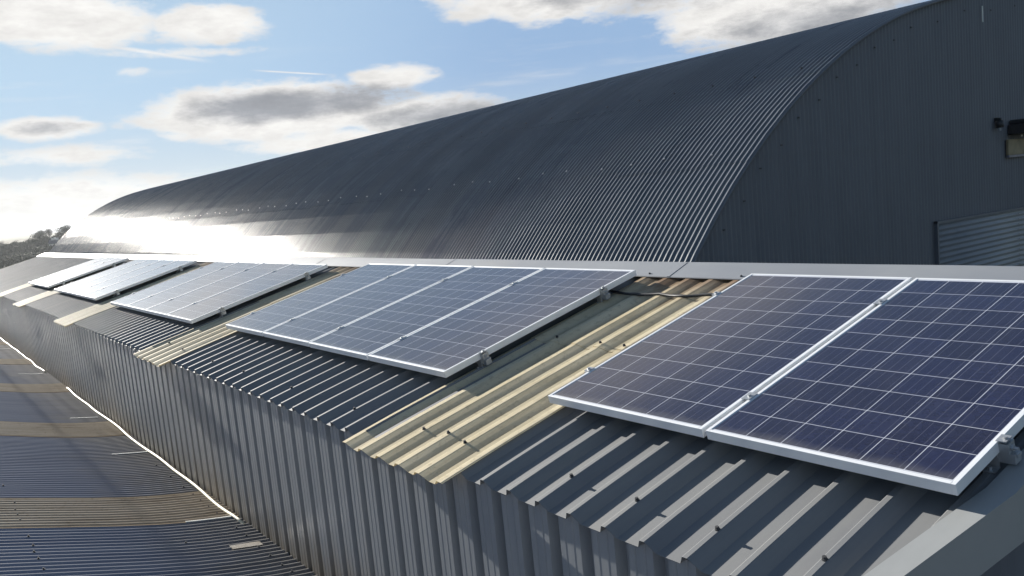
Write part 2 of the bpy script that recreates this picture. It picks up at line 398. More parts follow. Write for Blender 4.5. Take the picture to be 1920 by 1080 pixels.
for x in (-.8, -3.8, -6.8, -9.8, -12.8):      # overlap straps of the ridge flashing
    mb = MB()
    mb.box(x - .012, x + .012, 1.753, 1.957, CREST + .017, CREST + .0195, lambda a, b, c: RP(a, b, c + (b - 1.757) * .12))
    mb.build('flashing_joint', M_flash, rf)
# verge flashing at the near end: raised flat band turned down over the gable
mb = MB()
def vg(x, v_, h): return RP(x, v_, h)
L = []
for (vv, xr) in ((-.66, 1.972), (.14, 2.108), (1.76, 2.128)):
    L.append([vg(xr - .088, vv, CREST - .030), vg(xr - .088, vv, CREST + .012), vg(xr, vv, CREST + .014), vg(xr, vv, CREST - .16), vg(xr - .004, vv, CREST - .16), vg(xr - .004, vv, CREST + .010), vg(xr - .084, vv, CREST + .008), vg(xr - .084, vv, CREST - .030)])
v = [p for row in L for p in row]; n = 8
f = [(i * n + j, (i + 1) * n + j, (i + 1) * n + (j + 1) % n, i * n + (j + 1) % n) for i in range(len(L) - 1) for j in range(n)]
f += [tuple(range(n)), tuple((len(L) - 1) * n + j for j in range(n))[::-1]]
M_verge = sheet_metal('grey verge flashing', (.24, .25, .25), (.30, .31, .31), rough=.42, streak=(4, 1, 1), rvar=.1)
o = mesh_obj('verge_flashing', v, f, M_verge, lean); o.location = -lean.location
# walls
YW = -.507; ZB = -1.75
def wall_grid(name, x0, x1, ztop, zbot, m, parent, depth=.046):
    pts = []
    k0 = math.floor((x0 - PH) / .2) - 1; k1 = math.ceil((x1 - PH) / .2) + 1
    for k in range(k0, k1 + 1):
        c = PH + .05 + k * .2                       # groove centre
        pts += [(c - .037, 0), (c - .026, depth), (c + .026, depth), (c + .037, 0)]
        for q in (.074, .126): pts += [(c + q - .006, 0), (c + q - .002, .0035), (c + q + .002, .0035), (c + q + .006, 0)]
    pts = [p for p in pts if x0 <= p[0] <= x1]
    rows = [ztop + (zbot - ztop) * i / 6 for i in range(7)]
    return grid(name, pts, rows, lambda x, h, z: (x, YW + h + .0014 * mn.noise(Vector((x * .8, z * .9, 1))) + (ztop - z) * .012, z), m, parent)
def wall_dirt_material():
    m, nt, b = new_mat('grey wall steel with silt at its foot')
    co = nt.node('ShaderNodeTexCoord').outputs['Object']; x, y, z = nt.xyz(co)
    st = nt.noise(nt.vmul(co, (14, 2, .7)), 1.0, 7, .62); bl = nt.noise(co, 2.2, 6, .65)
    c = nt.mix(nt.sstep(st, .3, .7), (.205, .220, .235), (.255, .265, .270))
    dr = nt.sstep(nt.math('ADD', z, nt.math('MULTIPLY', st, -.75)), -1.35, -1.95)
    c = nt.mix(nt.math('MULTIPLY', dr, .8), c, (.13, .095, .05))
    c = nt.mix(nt.math('MULTIPLY', nt.sstep(bl, .55, .78), .14), c, (.12, .12, .12))
    nt.link(c, b.inputs['Base Color']); nt.link(nt.math('ADD', .33, nt.math('MULTIPLY', bl, .22)), b.inputs['Roughness'])
    return m
M_walld = wall_dirt_material()
o = wall_grid('wall_cladding', -31.4, 2.0, RP(0, -.50, CREST - .02)[2] - .032, ZB, M_walld, lean); o.location = -lean.location
zt = lambda y: (y / CA) * SA + (CREST - .045) * CA - .004
ys = [YW + .03 + (1.88 - YW) * i / 96 for i in range(97)]
pts = [(y, .012 if (i % 8) in (2, 3, 4) else 0) for i, y in enumerate(ys)]
v = []; 
for (y, h) in pts: v += [(2.0 - .03 + h, y, zt(y)), (2.0 - .03 + h, y, -6.0)]
f = [(2 * i, 2 * i + 1, 2 * i + 3, 2 * i + 2) for i in range(len(pts) - 1)]
o = mesh_obj('gable_wall', v, f, M_gable, lean); o.location = -lean.location; solid(o, .003)
mb = MB(); mb.box(-31.38, 1.95, 1.84, 1.90, -6, .36); mb.box(-31.38, -31.33, YW + .05, 1.84, -6, -.30)
mb.box(-31.3, 1.94, YW + .05, YW + .09, -6, -.33)
o = mb.build('backing_wall', M_gable, lean); o.location = -lean.location

# ------------------------------------------------------------------ solar panels
PWd, PL = .992, 1.650
def panel_frame():
    mb = MB(); t = .040; lip = .016
    for (x0, x1, y0, y1) in ((0, lip, 0, PL), (PWd - lip, PWd, 0, PL), (lip, PWd - lip, 0, lip), (lip, PWd - lip, PL - lip, PL)):
        mb.box(x0, x1, y0, y1, -t, 0)
    # inner lower flange
    for (x0, x1, y0, y1) in ((lip, .03, lip, PL - lip), (PWd - .03, PWd - lip, lip, PL - lip), (.03, PWd - .03, lip, .03), (.03, PWd - .03, PL - .03, PL - lip)):
        mb.box(x0, x1, y0, y1, -t + .001, -t + .003)
    return mb
PRX = R_(math.degrees(A))
proto = thing('solar_panel', 'x', 'solar panel')
fo = panel_frame().build('frame', M_alu, proto)
bv = fo.modifiers.new('bevel', 'BEVEL'); bv.width = .0012; bv.segments = 1
gb = MB(); gb.box(.0161, PWd - .0161, .0161, PL - .0161, -.009, -.0028)
go = gb.build('glass', M_cell, proto)
jb = MB(); jb.box(PWd / 2 - .06, PWd / 2 + .06, PL - .16, PL - .05, -.030, -.0095); jo = jb.build('junction_box', M_dark, proto)
first = True
def place_panel(u0, v0, h0, label, group, tilt=0.0):
    global first
    if first: o = proto; first = False
    else:
        o = proto.copy(); C.objects.link(o)
        for ch in list(proto.children):
            c = ch.copy(); C.objects.link(c); c.parent = o
    o.location = RP(u0, v0, h0); o.rotation_euler = (A + tilt, random.uniform(-.0012, .0012), 0)
    o['label'] = label; o['category'] = 'solar panel'; o['group'] = group
    return o
G5 = 'two nearest solar panels'
place_panel(0, 0, 0, 'dark blue solar panel beside the wide cream rooflight, left of the nearest pair', G5)
place_panel(1.014, -.002, 0, 'nearest solar panel with sharp white grid, above the verge of the roof', G5)
G4 = 'solar panels of the four-panel array with visible joints'
for k, wd in enumerate(('first panel from the left', 'second panel from the left', 'third panel from the left', 'rightmost panel')):
    place_panel(-5.0317 + 1.0142 * k, .011 + (.002 if k % 2 else 0), random.uniform(-.001, .001), wd + ' of the slate blue four-panel array in mid roof', G4)
G3 = 'pale reflecting panels of the middle array'
for k, wd in enumerate(('far end panel', 'second panel from the far end', 'second panel from the near end', 'near end panel')):
    place_panel(-10.08 + 1.020 * k, -.044, random.uniform(-.001, .001), wd + ' of the pale sky-reflecting array left of the blue array', G3)
G2 = 'pale reflecting panels of the second array from the far end'
for k, wd in enumerate(('far end panel', 'second panel from the far end', 'second panel from the near end', 'near end panel')):
    place_panel(-15.32 + 1.020 * k, -.032, random.uniform(-.001, .001), wd + ' of the narrow second-farthest pale array', G2)
G1 = 'panels of the farthest array'
for k, wd in enumerate(('far end panel', 'middle panel', 'near end panel')):
    place_panel(-19.36 + .998 * k, .004, 0, wd + ' of the farthest and smallest pale array', G1)
# rails with clamps
def rail(u0, u1, v, label, joints):
    t = thing('mounting_rail', label, 'rail', RP((u0 + u1) / 2, v, -.0405), (A, 0, 0), 'mounting rails under the solar panels')
    L = (u1 - u0) / 2
    mb = MB(); mb.box(-L, L, -.02, .02, -.036, -.001); mb.box(-L, L, -.006, .006, -.0012, 0.0002); mb.build('rail', M_rail, t)
    mid = (u0 + u1) / 2
    n = int((u1 - u0) / 1.0) + 1
    for i in range(n):
        x = round((u0 + .12 + (u1 - u0 - .24) * i / max(1, n - 1) - PH) / .2) * .2 + PH - mid
        fb = MB(); fb.box(x - .022, x + .022, -.028, -.021, -.056, -.006); fb.box(x - .022, x + .022, -.06, -.021, -.0575, -.0535)
        fb.prism((x, -.045, -.0535), (0, 0, 1), .008, .010, 6); fb.build('rail_foot', M_rail, t)
    # end clamps: block, hook over the frame and hexagon bolt
    for sx, uu in ((-1, joints[0]), (1, joints[-1])):
        x = uu - mid
        cb = MB()
        a, b = sorted((x, x + sx * .030)); cb.box(a + (.0006 if sx > 0 else 0), b - (.0006 if sx < 0 else 0), -.022, .022, -.002, .034)
        a, b = sorted((x - sx * .007, x + sx * .026)); cb.box(a, b, -.022, .022, .0408, .0445)
        a, b = sorted((x + sx * .004, x + sx * .052)); cb.box(a, b, -.014, .014, -.012, -.0019)
        cb.prism((x + sx * .014, 0, .0445), (0, 0, 1), .008, .007, 6)
        cb.prism((x + sx * .030, .0, .014), (sx, 0, 0), .011, .008, 6)
        cb.prism((x + sx * .038, .0, .014), (sx, 0, 0), .005, .014, 8)
        cb.build('end_clamp', M_rail, t)
    for uu in joints[1:-1]:
        x = uu - mid
        cb = MB(); cb.box(x - .020, x + .020, -.03, .03, .0408, .0442); cb.box(x - .005, x + .005, -.03, .03, -.001, .0408); cb.prism((x, 0, .0442), (0, 0, 1), .0075, .006, 6)
        cb.build('mid_clamp', M_rail, t)
def arr(u0, n, pitch, nm):
    j = [u0] + [u0 + pitch * k - (pitch - PWd) / 2 for k in range(1, n)] + [u0 + pitch * (n - 1) + PWd]
    for v, w_ in ((.30, 'lower'), (1.33, 'upper')):
        rail(j[0] - .045, j[-1] + .045, v, w_ + ' aluminium rail under ' + nm, j)
arr(0, 2, 1.014, 'the two nearest panels'); arr(-5.0317, 4, 1.0142, 'the blue four-panel array'); arr(-10.08, 4, 1.020, 'the middle pale array')
arr(-15.32, 4, 1.020, 'the second pale array from the far end'); arr(-19.36, 3, .998, 'the farthest small array')

# conduit between the arrays, lying on the crests
pts = []
ctrl = [(-1.25, 1.40, -.06), (-1.10, 1.45, -.05), (-1.02, 1.46, -.082), (-.82, 1.445, -.083), (-.62, 1.47, -.084), (-.42, 1.455, -.083), (-.22, 1.50, -.082), (-.05, 1.52, -.078), (.12, 1.50, -.055)]
for i in range(len(ctrl) - 1):
    for t in (0, .25, .5, .75):
        a, b = ctrl[i], ctrl[i + 1]; s = t * t * (3 - 2 * t)
        sag = -.006 * math.sin(math.pi * t)
        pts.append(RP(a[0] + (b[0] - a[0]) * t, a[1] + (b[1] - a[1]) * s, a[2] + (b[2] - a[2]) * s + sag))
pts.append(RP(*ctrl[-1]))
mb = MB(); mb.tube(pts, .0095, 8); o = mb.build('cable_conduit', M_dark, None, True)
tag(o, 'thin black cable lying across the cream rooflight near the ridge', 'cable')

# ------------------------------------------------------------------ lower building and its valley roof
ZL = -1.42
low = thing('lower_building', 'neighbouring low roof of blue grey corrugated sheets falling to the foot of the ribbed wall', 'building', (-14, -4, -6))
def zlow(y):
    s = YW - y
    if s < .05: return ZL + s * .14
    if s < .9: return ZL + .007 + (s - .05) * .14 + (s - .05) ** 2 * .085
    return ZL + .007 + .85 * .14 + .85 ** 2 * .085 + (s - .9) * (.14 + 2 * .085 * .85)
def corr_cols(x0, x1, pitch=.0762, amp=.012, n=6):
    N = int(round((x1 - x0) / pitch)) * n
    return [(x0 + (x1 - x0) * i / N, amp * math.cos(2 * math.pi * i / n)) for i in range(N + 1)]
lrows = [YW + .02, YW - .05, YW - .2, YW - .4, YW - .6, YW - .9, -2.0, -2.6, -3.4, -4.6, -6.0, -7.4]
def low_bay(name, x0, x1, lift, m, parent, amp=.012):
    P = .0762; x0 = round(x0 / P) * P; x1 = round(x1 / P) * P
    o = grid(name, corr_cols(x0, x1, amp=amp), lrows, lambda x, h, y: (x, y, zlow(y) + h + lift + .0012 * mn.noise(Vector((x * .9, y * .5, 9)))), m, parent, True)
    o.location = -parent.location if parent is low else (0, 0, 0); return o
ll = [(-4.57, -3.66), (-8.50, -7.58), (-12.45, -11.45), (-16.45, -15.5), (-20.6, -19.7), (-24.9, -24.0)]
e = [6.5] + [q for a, b in ll for q in (b - .04, a + .04)] + [-31.4]
def lscrews(pts, m, parent, rr=.0065):
    for (x, y) in pts:
        mb = MB(); z = zlow(y) + .012
        mb.prism((x, y, z - .002), (0, 0, 1), rr * 1.5, .003, 10); mb.prism((x, y, z), (0, 0, 1), rr * .8, .010, 6); mb.build('screw', m, parent)
P3 = .0762
for i in range(0, len(e), 2):
    o = low_bay('roof_sheet', e[i + 1], e[i], 0, M_low, low)
    if i == 0:
        lscrews([(P3 * k, -2.0 - .006 * (k % 3)) for k in (-45, -42, -40, -38, -35, -31)], M_screw, o)
        lscrews([(P3 * k, -.60 - .01 * (k % 3)) for k in (-44, -41, -37, -34, -31, -29)], M_screw, o, .007)
        lscrews([(P3 * k, -1.05) for k in (-41,)], M_screw, o, .007)
    if i == 2:
        lscrews([(P3 * k, -2.0) for k in (-66, -75)], M_screw, o)
        lscrews([(P3 * k, -.62) for k in (-63, -69, -76)], M_screw, o, .009)
for k, (a, b) in enumerate(ll):
    o = low_bay('rooflight', a, b, .004, M_grp_low, low)
    o['label'] = 'mossy brown rooflight strip number %d from the camera' % (k + 1) if False else ['mossy brown rooflight strip nearest the camera', 'brown rooflight strip second from the camera', 'brown rooflight strip third from the camera', 'brown rooflight strip fourth from the camera', 'faint far rooflight strip', 'farthest rooflight strip'][k]
    if k == 0: lscrews([(P3 * j, -1.98 - .02 * (j % 2)) for j in (-58, -55, -53, -51)] + [(P3 * j, -.62) for j in (-59, -56, -53, -50)], M_screw, o)
M_white = plain('white edge trim', (.74, .74, .70), .4, .5, .08, 6)
for (x, y0, y1) in ((-3.66, -.98, -.55), (-6.47, -.97, -.53), (-8.90, -.98, -.60), (-13.85, -1.04, -.6), (-18.7, -1.0, -.6)):
    mb = MB(); N = 6
    for i in range(N):
        ya, yb = y0 + (y1 - y0) * i / N, y0 + (y1 - y0) * (i + 1) / N
        b0 = len(mb.v); hw = .007
        za, zb = zlow(ya) + .0145, zlow(yb) + .0145
        if i == 0: continue
        for (yy, zz) in ((ya, za), (yb, zb)):
            mb.v += [(x - hw, yy, zz - .003), (x + hw, yy, zz - .003), (x + hw, yy, zz + .005), (x - hw, yy, zz + .005)]
        mb.f += [(b0, b0 + 1, b0 + 5, b0 + 4), (b0 + 1, b0 + 2, b0 + 6, b0 + 5), (b0 + 2, b0 + 3, b0 + 7, b0 + 6), (b0 + 3, b0, b0 + 4, b0 + 7), (b0, b0 + 3, b0 + 2, b0 + 1), (b0 + 4, b0 + 5, b0 + 6, b0 + 7)]
    o = mb.build('edge_trim', M_white, low); o.location = -low.location
mb = MB(); mb.box(-2.93, -2.84, -.80, -.58, zlow(-.7) + .002, zlow(-.7) + .016, lambda x, y, z: (x, y, z + zlow(y) - zlow(-.7)))
o = mb.build('cover_plate', M_walld, low); o.location = -low.location
mb = MB(); mb.box(-31.3, 6.4, -7.35, -7.25, -6, 0.1); mb.box(6.35, 6.45, -7.25, YW - .1, -6, -1.6); mb.box(-31.38, -31.3, -7.25, YW - .1, -6, -1.6)
o = mb.build('wall', M_gable, low); o.location = -low.location

# cream hose / sealing pipe along the foot of the wall
M_hose = plain('cream foam pipe', (.60, .56, .42), .55, .4, .08, 10)
def hose(x0, x1, label, bend=False):
    pts = []; N = int(abs(x1 - x0) / .12) + 2
    for i in range(N + 1):
        x = x0 + (x1 - x0) * i / N
        y = YW - .030 + .020 * mn.noise(Vector((x * .9, 0, 5))) ; z = ZL + .030 + .018 * mn.noise(Vector((x * 1.1, 7, 0)))
        if bend and x > x1 - .30:
            t = (x - (x1 - .30)) / .30; z -= .028 * t * t; y += .012 * t
        pts.append((x, y, z))
    mb = MB(); mb.tube(pts, .0125, 10); o = mb.build('foam_pipe', M_hose, None, True); return tag(o, label, 'pipe', 'cream pipes along the foot of the wall')
hose(-11.75, -3.42, 'long wavy cream pipe at the foot of the ribbed wall, nearer the camera', True)
hose(-27.5, -14.0, 'short far cream pipe at the foot of the wall by the left edge')

# ------------------------------------------------------------------ arched barn
BY, BZ, BR = 10.58, -5.37, 8.55; BX0, BX1 = -2.7, -46.0
barn = thing('arched_barn', 'huge dark barn with curved corrugated roof and ribbed end wall behind the solar panels', 'barn', (BX0, BY, -6))
TK = R_(76); BR2 = 14.0; BY2 = BY + (BR2 - BR) * math.cos(TK); BZ2 = BZ - (BR2 - BR) * math.sin(TK)
def arc(th, h):     # th from the near springing; the crown is flatter than the haunches
    if th <= TK: return (BY - (BR + h) * math.cos(th), BZ + (BR + h) * math.sin(th))
    if th < math.pi - TK: return (BY2 - (BR2 + h) * math.cos(th), BZ2 + (BR2 + h) * math.sin(th))
    return (2 * BY2 - BY - (BR + h) * math.cos(th), BZ + (BR + h) * math.sin(th))
_tab = [arc(R_(a / 4), -.02) for a in range(0, 721)]
def arch_z(y):
    for (ya, za), (yb, zb) in zip(_tab, _tab[1:]):
        if ya <= y <= yb: return za + (zb - za) * (y - ya) / max(1e-9, yb - ya)
    return BZ
# sheet laps round the arc, each upper sheet lying over the lower one
laps = [R_(-4), R_(20), R_(50.2), R_(61.6), R_(82), R_(104), R_(130), R_(184)]
Nx = int((BX0 - BX1) / P3)
cols = []
for i in range(Nx):
    x = BX0 - i * P3
    cols += [(x, 0.0), (x - .010, .0160), (x - .013, .0172), (x - .0170, .0172), (x - .022, .0155), (x - .055, .0), (x - .066, -.0005)]
sheets_mb_v = []; sheets_f = []
for li in range(len(laps) - 1):
    t0, t1 = laps[li] - (R_(.8) if li else 0), laps[li + 1]
    n = max(3, int(math.degrees(t1 - t0) / 3)); base = len(sheets_mb_v)
    for j in range(n + 1):
        th = t0 + (t1 - t0) * j / n
        for i, (x, h) in enumerate(cols):
            sheet = int((BX0 - x) / .686)
            jit = 0
            dh = .010 * mn.noise(Vector((x * .16, th * 2.2, 5))) + .0008 * mn.noise(Vector((sheet * 1.7, th * 3, li)))
            tt = th
            if j == 0 and li: tt = th + R_(.45) * mn.noise(Vector((sheet * 2.7, li, .5)))
            lift = .0028 * (1 - j / n)
            y, z = arc(tt, h + dh + lift); sheets_mb_v.append((x, y, z))
    m_ = len(cols)
    for j in range(n):
        for i in range(m_ - 1):
            a = base + j * m_ + i; sheets_f.append((a, a + m_, a + m_ + 1, a + 1))
o = mesh_obj('curved_roof', sheets_mb_v, sheets_f, M_barn, barn); o.location = -barn.location
# ridge bolts along the laps
def bscrew(x, th, m, rr):
    mb = MB(); ax = (0, -math.cos(th), math.sin(th)); y, z = arc(th, .009)
    mb.prism((x, y, z), ax, rr, .016, 6); mb.build('screw', m, o)
for k in range(46): bscrew(BX0 - P3 * (8 + k * 8 + (k * 5) % 3), R_(50.6) + .004 * math.sin(k * 1.7), M_screw_l, .014)
for k in range(22): bscrew(BX0 - P3 * (5 + k * 9), R_(62.1), M_screw, .012)
# end walls: 3 inch corrugation running upright
def gable(x, name, s):
    y0, y1 = BY - BR + .03, 2 * BY2 - BY + BR - .03; N = int((y1 - y0) / P3) * 6; v = []; f = []
    for i in range(N + 1):
        y = y0 + (y1 - y0) * i / N; h = .0085 * math.cos(2 * math.pi * i / 6)
        zt_ = arch_z(y)
        zm = 1.21 if y > 8.0 else 1.21
        zs = [-6.0, min(zt_, 1.195), zt_]
        v += [(x + s * h, y, zs[0]), (x + s * h, y, zs[1]), (x + s * (h + .004), y, min(zs[1], zs[1]) - .03 if zt_ > 1.3 else zs[1]), (x + s * (h + .004), y, zs[2])]
    for i in range(N):
        a = i * 4
        f += [(a, a + 4, a + 5, a + 1), (a + 2, a + 6, a + 7, a + 3)]
    g = mesh_obj(name, v, f, M_gable, barn, True); g.location = -barn.location; return g
gw = gable(BX0 - .06, 'end_wall', 1); gable(BX1 + .06, 'end_wall', -1)
# barge trim
mb = MB(); pts = [(BX0 - .028, *arc(R_(a), .020)) for a in range(0, 181, 2)]
v = []; f = []
for k, a in enumerate(range(0, 181, 2)):
    t = R_(a)
    for (dx, h) in ((-.02, .004), (.0, .005), (.0, -.03), (-.004, -.03), (-.004, .001), (-.02, .0)): v.append((BX0 + .006 + dx, *arc(t, h)))
for k in range(90):
    for j in range(6): f.append((k * 6 + j, k * 6 + (j + 1) % 6, (k + 1) * 6 + (j + 1) % 6, (k + 1) * 6 + j))
o = mesh_obj('barge_trim', v, f, M_gable, barn, True); o.location = -barn.location
# dark washers following the edge of the gable
for k in range(17):
    t = R_(38 + 3.1 * k); y, z = arc(t, -.22 - .05 * (k % 2)); mb = MB(); mb.box(-.012, .012, -.014, .014, -.008, .008, lambda a, b, c: (BX0 - .044 + a * .5, y + b, z + c)); q = mb.build('screw', M_dark, gw)
# horizontal sheeting low on the gable
M_shut = sheet_metal('grey horizontal cladding', (.19, .21, .24), (.25, .265, .29), rough=.45, streak=(3, .6, 12), rvar=.1)
v = []; f = []; zs = []
N = 16 * 6; y0, y1 = 8.87, 12.3
for i in range(N + 1):
    z = .115 - .076 * i / 6; h = .012 * math.cos(2 * math.pi * i / 6)
    v += [(BX0 - .02 + h, y0, z), (BX0 - .02 + h, y1, z + .02)]
f = [(2 * i, 2 * i + 2, 2 * i + 3, 2 * i + 1) for i in range(N)]
sh = mesh_obj('horizontal_cladding', v, f, M_shut, gw, True); solid(sh, .003)
mb = MB(); mb.box(BX0 - .05, BX0 + .0, y0 - .035, y0 - .002, -1.2, .15); mb.box(BX0 - .05, BX0 + .004, y0 - .035, y1, .118, .150); mb.build('trim', M_gable, sh)
for k in range(14):
    mb = MB(); mb.prism((BX0 - .012, 11.19, .062 - .076 * k), (1, 0, 0), .010, .010, 6); mb.build('screw', M_screw_l, sh)
# things hung on the gable
def on_gable(y, z): return (BX0 - .045, y, z)
t = thing('wall_lamp', 'small black lamp hanging on the dark end wall of the barn', 'lamp', on_gable(10.62, 1.40))
mb = MB(); mb.box(0, .05, -.03, .03, .03, .09); mb.build('bracket', M_dark, t)
mb = MB(); mb.prism((.06, 0, -.055), (0, 0, 1), .055, .10, 12); mb.prism((.06, 0, .045), (0, 0, 1), .03, .04, 10); mb.build('shade', M_dark, t, True)
mb = MB(); mb.prism((.06, 0, -.10), (0, 0, 1), .020, .046, 8); mb.build('bulb', plain('frosted bulb', (.35, .38, .42), .3), t, True)
t = thing('extractor_box', 'black louvred box at the right edge of the barn end wall, above the tan plate', 'vent', on_gable(11.40, 1.21))
mb = MB(); mb.box(0, .30, -.42, .42, 0.02, .17); mb.box(0, .24, -.36, .42, .17, .24); ob = mb.build('housing', M_dark, t); b_ = ob.modifiers.new('bevel', 'BEVEL'); b_.width = .02; b_.segments = 2
mb = MB()
for k in range(5): mb.box(.302, .312, -.36, .36, .035 + k * .027, .047 + k * .027)
mb.build('louvre', M_dark, t)
mb = MB(); mb.prism((.1, -.2, -.012), (0, 0, 1), .016, .03, 6); mb.build('bolt', M_screw_l, t)
t = thing('wall_plate', 'tan brown plate fixed to the barn end wall by the right edge of the photo', 'plate', on_gable(11.35, .94))
mb = MB(); mb.box(0.01, .05, -.45, .40, 0.0, .23); ob = mb.build('plate', plain('tan board', (.23, .19, .12), .6, .3, .3, 4), t); b_ = ob.modifiers.new('bevel', 'BEVEL'); b_.width = .006
mb = MB(); mb.box(.012, .056, -.45, .40, -.035, -.001); mb.build('lower_edge', plain('lilac grey edge', (.20, .19, .22), .5), t)
mb = MB(); mb.box(BX0 - .04, BX0 - .028, 10.305, 10.32, 2.83, 3.05); o = mb.build('light_gap', M_white, barn); o.location = -barn.location
o.name = 'light_gap_strip'  # white strip standing in for light showing through a gap

# ------------------------------------------------------------------ land, hill, trees, cottages
def ground_mat():
    m, nt, b = new_mat('winter grass and plough')
    co = nt.node('ShaderNodeTexCoord').outputs['Object']
    a = nt.noise(co, .012, 6, .6); g = nt.noise(co, .15, 6, .7)
    vo = nt.node('ShaderNodeTexVoronoi'); nt.link(nt.vmul(co, (1, 1.6, 1)), vo.inputs['Vector']); vo.inputs['Scale'].default_value = .013
    fcol = nt.mix(nt.xyz(vo.outputs['Color'])[0], (.040, .058, .022), (.085, .070, .045))
    c = nt.mix(nt.math('MULTIPLY', g, .6), fcol, (.055, .062, .030))
    nt.link(c, b.inputs['Base Color']); b.inputs['Roughness'].default_value = .95; b.inputs['Specular IOR Level'].default_value = .1
    return m
M_ground = ground_mat()
def pdir(px, py):
    d = fw + r * ((px - 960) / 1616.09) - u * ((py - 540) / 1616.09); return d.normalized()
GZ = -6.0
def gh(x, y):
    d = math.hypot(x - CAM.x, y - CAM.y); a = math.degrees(math.atan2(y - CAM.y, -(x - CAM.x)))
    rise = 7.0 / (1 + math.exp(-(d - 330) / 28.0)) + 7 * max(0, min(1, (d - 700) / 800))
    side = 1 / (1 + math.exp(-(a + 1.0) / 3.0)) * .35 + .62
    return GZ + rise * side + (1.0 * mn.noise(Vector((x * .008, y * .008, 2))) if d > 120 else 0)
N = 120; v = []; f = []
rad = [0, 12, 30, 60, 90, 120, 150, 180, 210, 240, 260, 280, 300, 320, 340, 360, 380, 400, 430, 470, 520, 600, 750, 1000, 1500, 2400, 4000]
v.append((CAM.x, CAM.y, GZ))
for rr in rad[1:]:
    for i in range(N):
        a = 2 * math.pi * i / N; x = CAM.x + rr * math.cos(a); y = CAM.y + rr * math.sin(a); v.append((x, y, gh(x, y)))
f = [(0, 1 + i, 1 + (i + 1) % N) for i in range(N)]
for k in range(len(rad) - 2):
    b = 1 + k * N
    for i in range(N): f.append((b + i, b + N + i, b + N + (i + 1) % N, b + (i + 1) % N))
struct(mesh_obj('ground', v, f, M_ground, None, True))

def leaf_mat(name, c0, c1):
    m, nt, b = new_mat(name)
    g = nt.node('ShaderNodeNewGeometry'); wn = nt.node('ShaderNodeTexWhiteNoise', noise_dimensions='1D')
    nt.link(g.outputs['Random Per Island'], wn.inputs['W'])
    nt.link(nt.mix(wn.outputs[0], c0, c1), b.inputs['Base Color']); b.inputs['Roughness'].default_value = .8; b.inputs['Specular IOR Level'].default_value = .2
    return m
M_leaf = leaf_mat('winter foliage', (.035, .042, .022), (.075, .078, .045))
M_twig = leaf_mat('bare twigs', (.055, .048, .038), (.085, .075, .060))
M_bark = plain('bark', (.06, .05, .04), .9, .1, .3, 2)
def leaf_cloud(mb, c, rx, rz, n, s, rnd):
    for _ in range(n):
        while True:
            p = Vector((rnd.uniform(-1, 1), rnd.uniform(-1, 1), rnd.uniform(-1, 1)))
            if .12 < p.length < 1: break
        p = Vector((c[0] + p.x * rx, c[1] + p.y * rx, c[2] + p.z * rz))
        a = Vector((rnd.gauss(0, 1), rnd.gauss(0, 1), rnd.gauss(0, 1))).normalized() * s * rnd.uniform(.6, 1.3); q = a.orthogonal().normalized() * s * rnd.uniform(.4, .9)
        b = len(mb.v); mb.v += [tuple(p - a), tuple(p + q), tuple(p + a), tuple(p - q)]; mb.f.append((b, b + 1, b + 2, b + 3))
def tree(px, py_base, dist, h, w_, label, dense=1.0, mat=None, group='trees on the hill', seed=1, trunk=.3, rows=6):
    d = pdir(px, 452); d.z = 0; d.normalize(); x, y = CAM.x + d.x * dist, CAM.y + d.y * dist
    z = gh(x, y) - .2; rnd = random.Random(seed)
    t = thing('tree', label, 'tree', (x, y, z), group=group)
    mb = MB(); mb.tube([(0, 0, 0), (.1, 0, h * trunk), (0, .1, h * .62), (.15, 0, h * .85)], [h * .030, h * .022, h * .013, h * .004], 7)
    for k in range(9):
        a = rnd.uniform(0, 6.28); h0 = h * rnd.uniform(trunk, .6); L = w_ * .45 * rnd.uniform(.6, 1)
        mb.tube([(0, 0, h0), (math.cos(a) * L * .5, math.sin(a) * L * .5, h0 + L * .45), (math.cos(a) * L, math.sin(a) * L, h0 + L * .75)], [h * .011, h * .007, h * .002], 5)
    mb.build('trunk', M_bark, t)
    mb = MB()
    for k in range(rows + 5):
        a = rnd.uniform(0, 6.28); q = rnd.uniform(0, .62) * w_ * .5; hh = h * rnd.uniform(trunk + .16, .86)
        sc_ = (1 - abs(hh / h - .62) * 1.1)
        leaf_cloud(mb, (math.cos(a) * q, math.sin(a) * q, hh), w_ * .25 * sc_ + .2, h * .13, int(130 * dense), h * .020, rnd)
    mb.build('crown', mat or M_leaf, t)
T = [(2, 340, 8.5, 6, 'bare tree on the skyline at the left edge of the photo', .45, M_twig), (17, 345, 5.0, 4, 'low scrubby tree just right of the left-edge tree on the skyline', .8, M_twig),
     (27, 350, 6.0, 5.5, 'rounded low tree on the left part of the skyline', .9, M_leaf), (38, 345, 4.2, 4, 'smallest bush-like tree in the skyline hedge', .8, M_twig),
     (53, 350, 6.5, 5, 'thin bare tree in the hedge left of the big dark trees', .5, M_twig), (60, 352, 6.6, 4.5, 'pointed young tree beside the big dark trees', .6, M_twig),
     (72, 350, 10.0, 8, 'left one of the dark evergreen clump on the hill', 1.5, M_leaf), (80, 352, 11.4, 9, 'tallest domed dark tree of the hill clump', 1.5, M_leaf),
     (94, 352, 11.8, 5.5, 'round bare tree on a thin stem between the two dark trees', .5, M_twig), (106, 350, 8.0, 5, 'narrow dark tree just left of the barn roof edge tree', 1.3, M_leaf),
     (114, 352, 9.0, 6, 'dark shrubby tree under the tree at the barn edge', 1.3, M_leaf), (124, 348, 13.6, 11, 'broad dark tree touching the far edge of the barn roof', 1.5, M_leaf)]
for i, (px, ds, h, w_, lb, den, mt) in enumerate(T):
    tree(px, 0, ds, h * .50, w_ * .62, lb, den, mt, seed=20 + i, trunk=.45 if 'thin stem' in lb else .18)
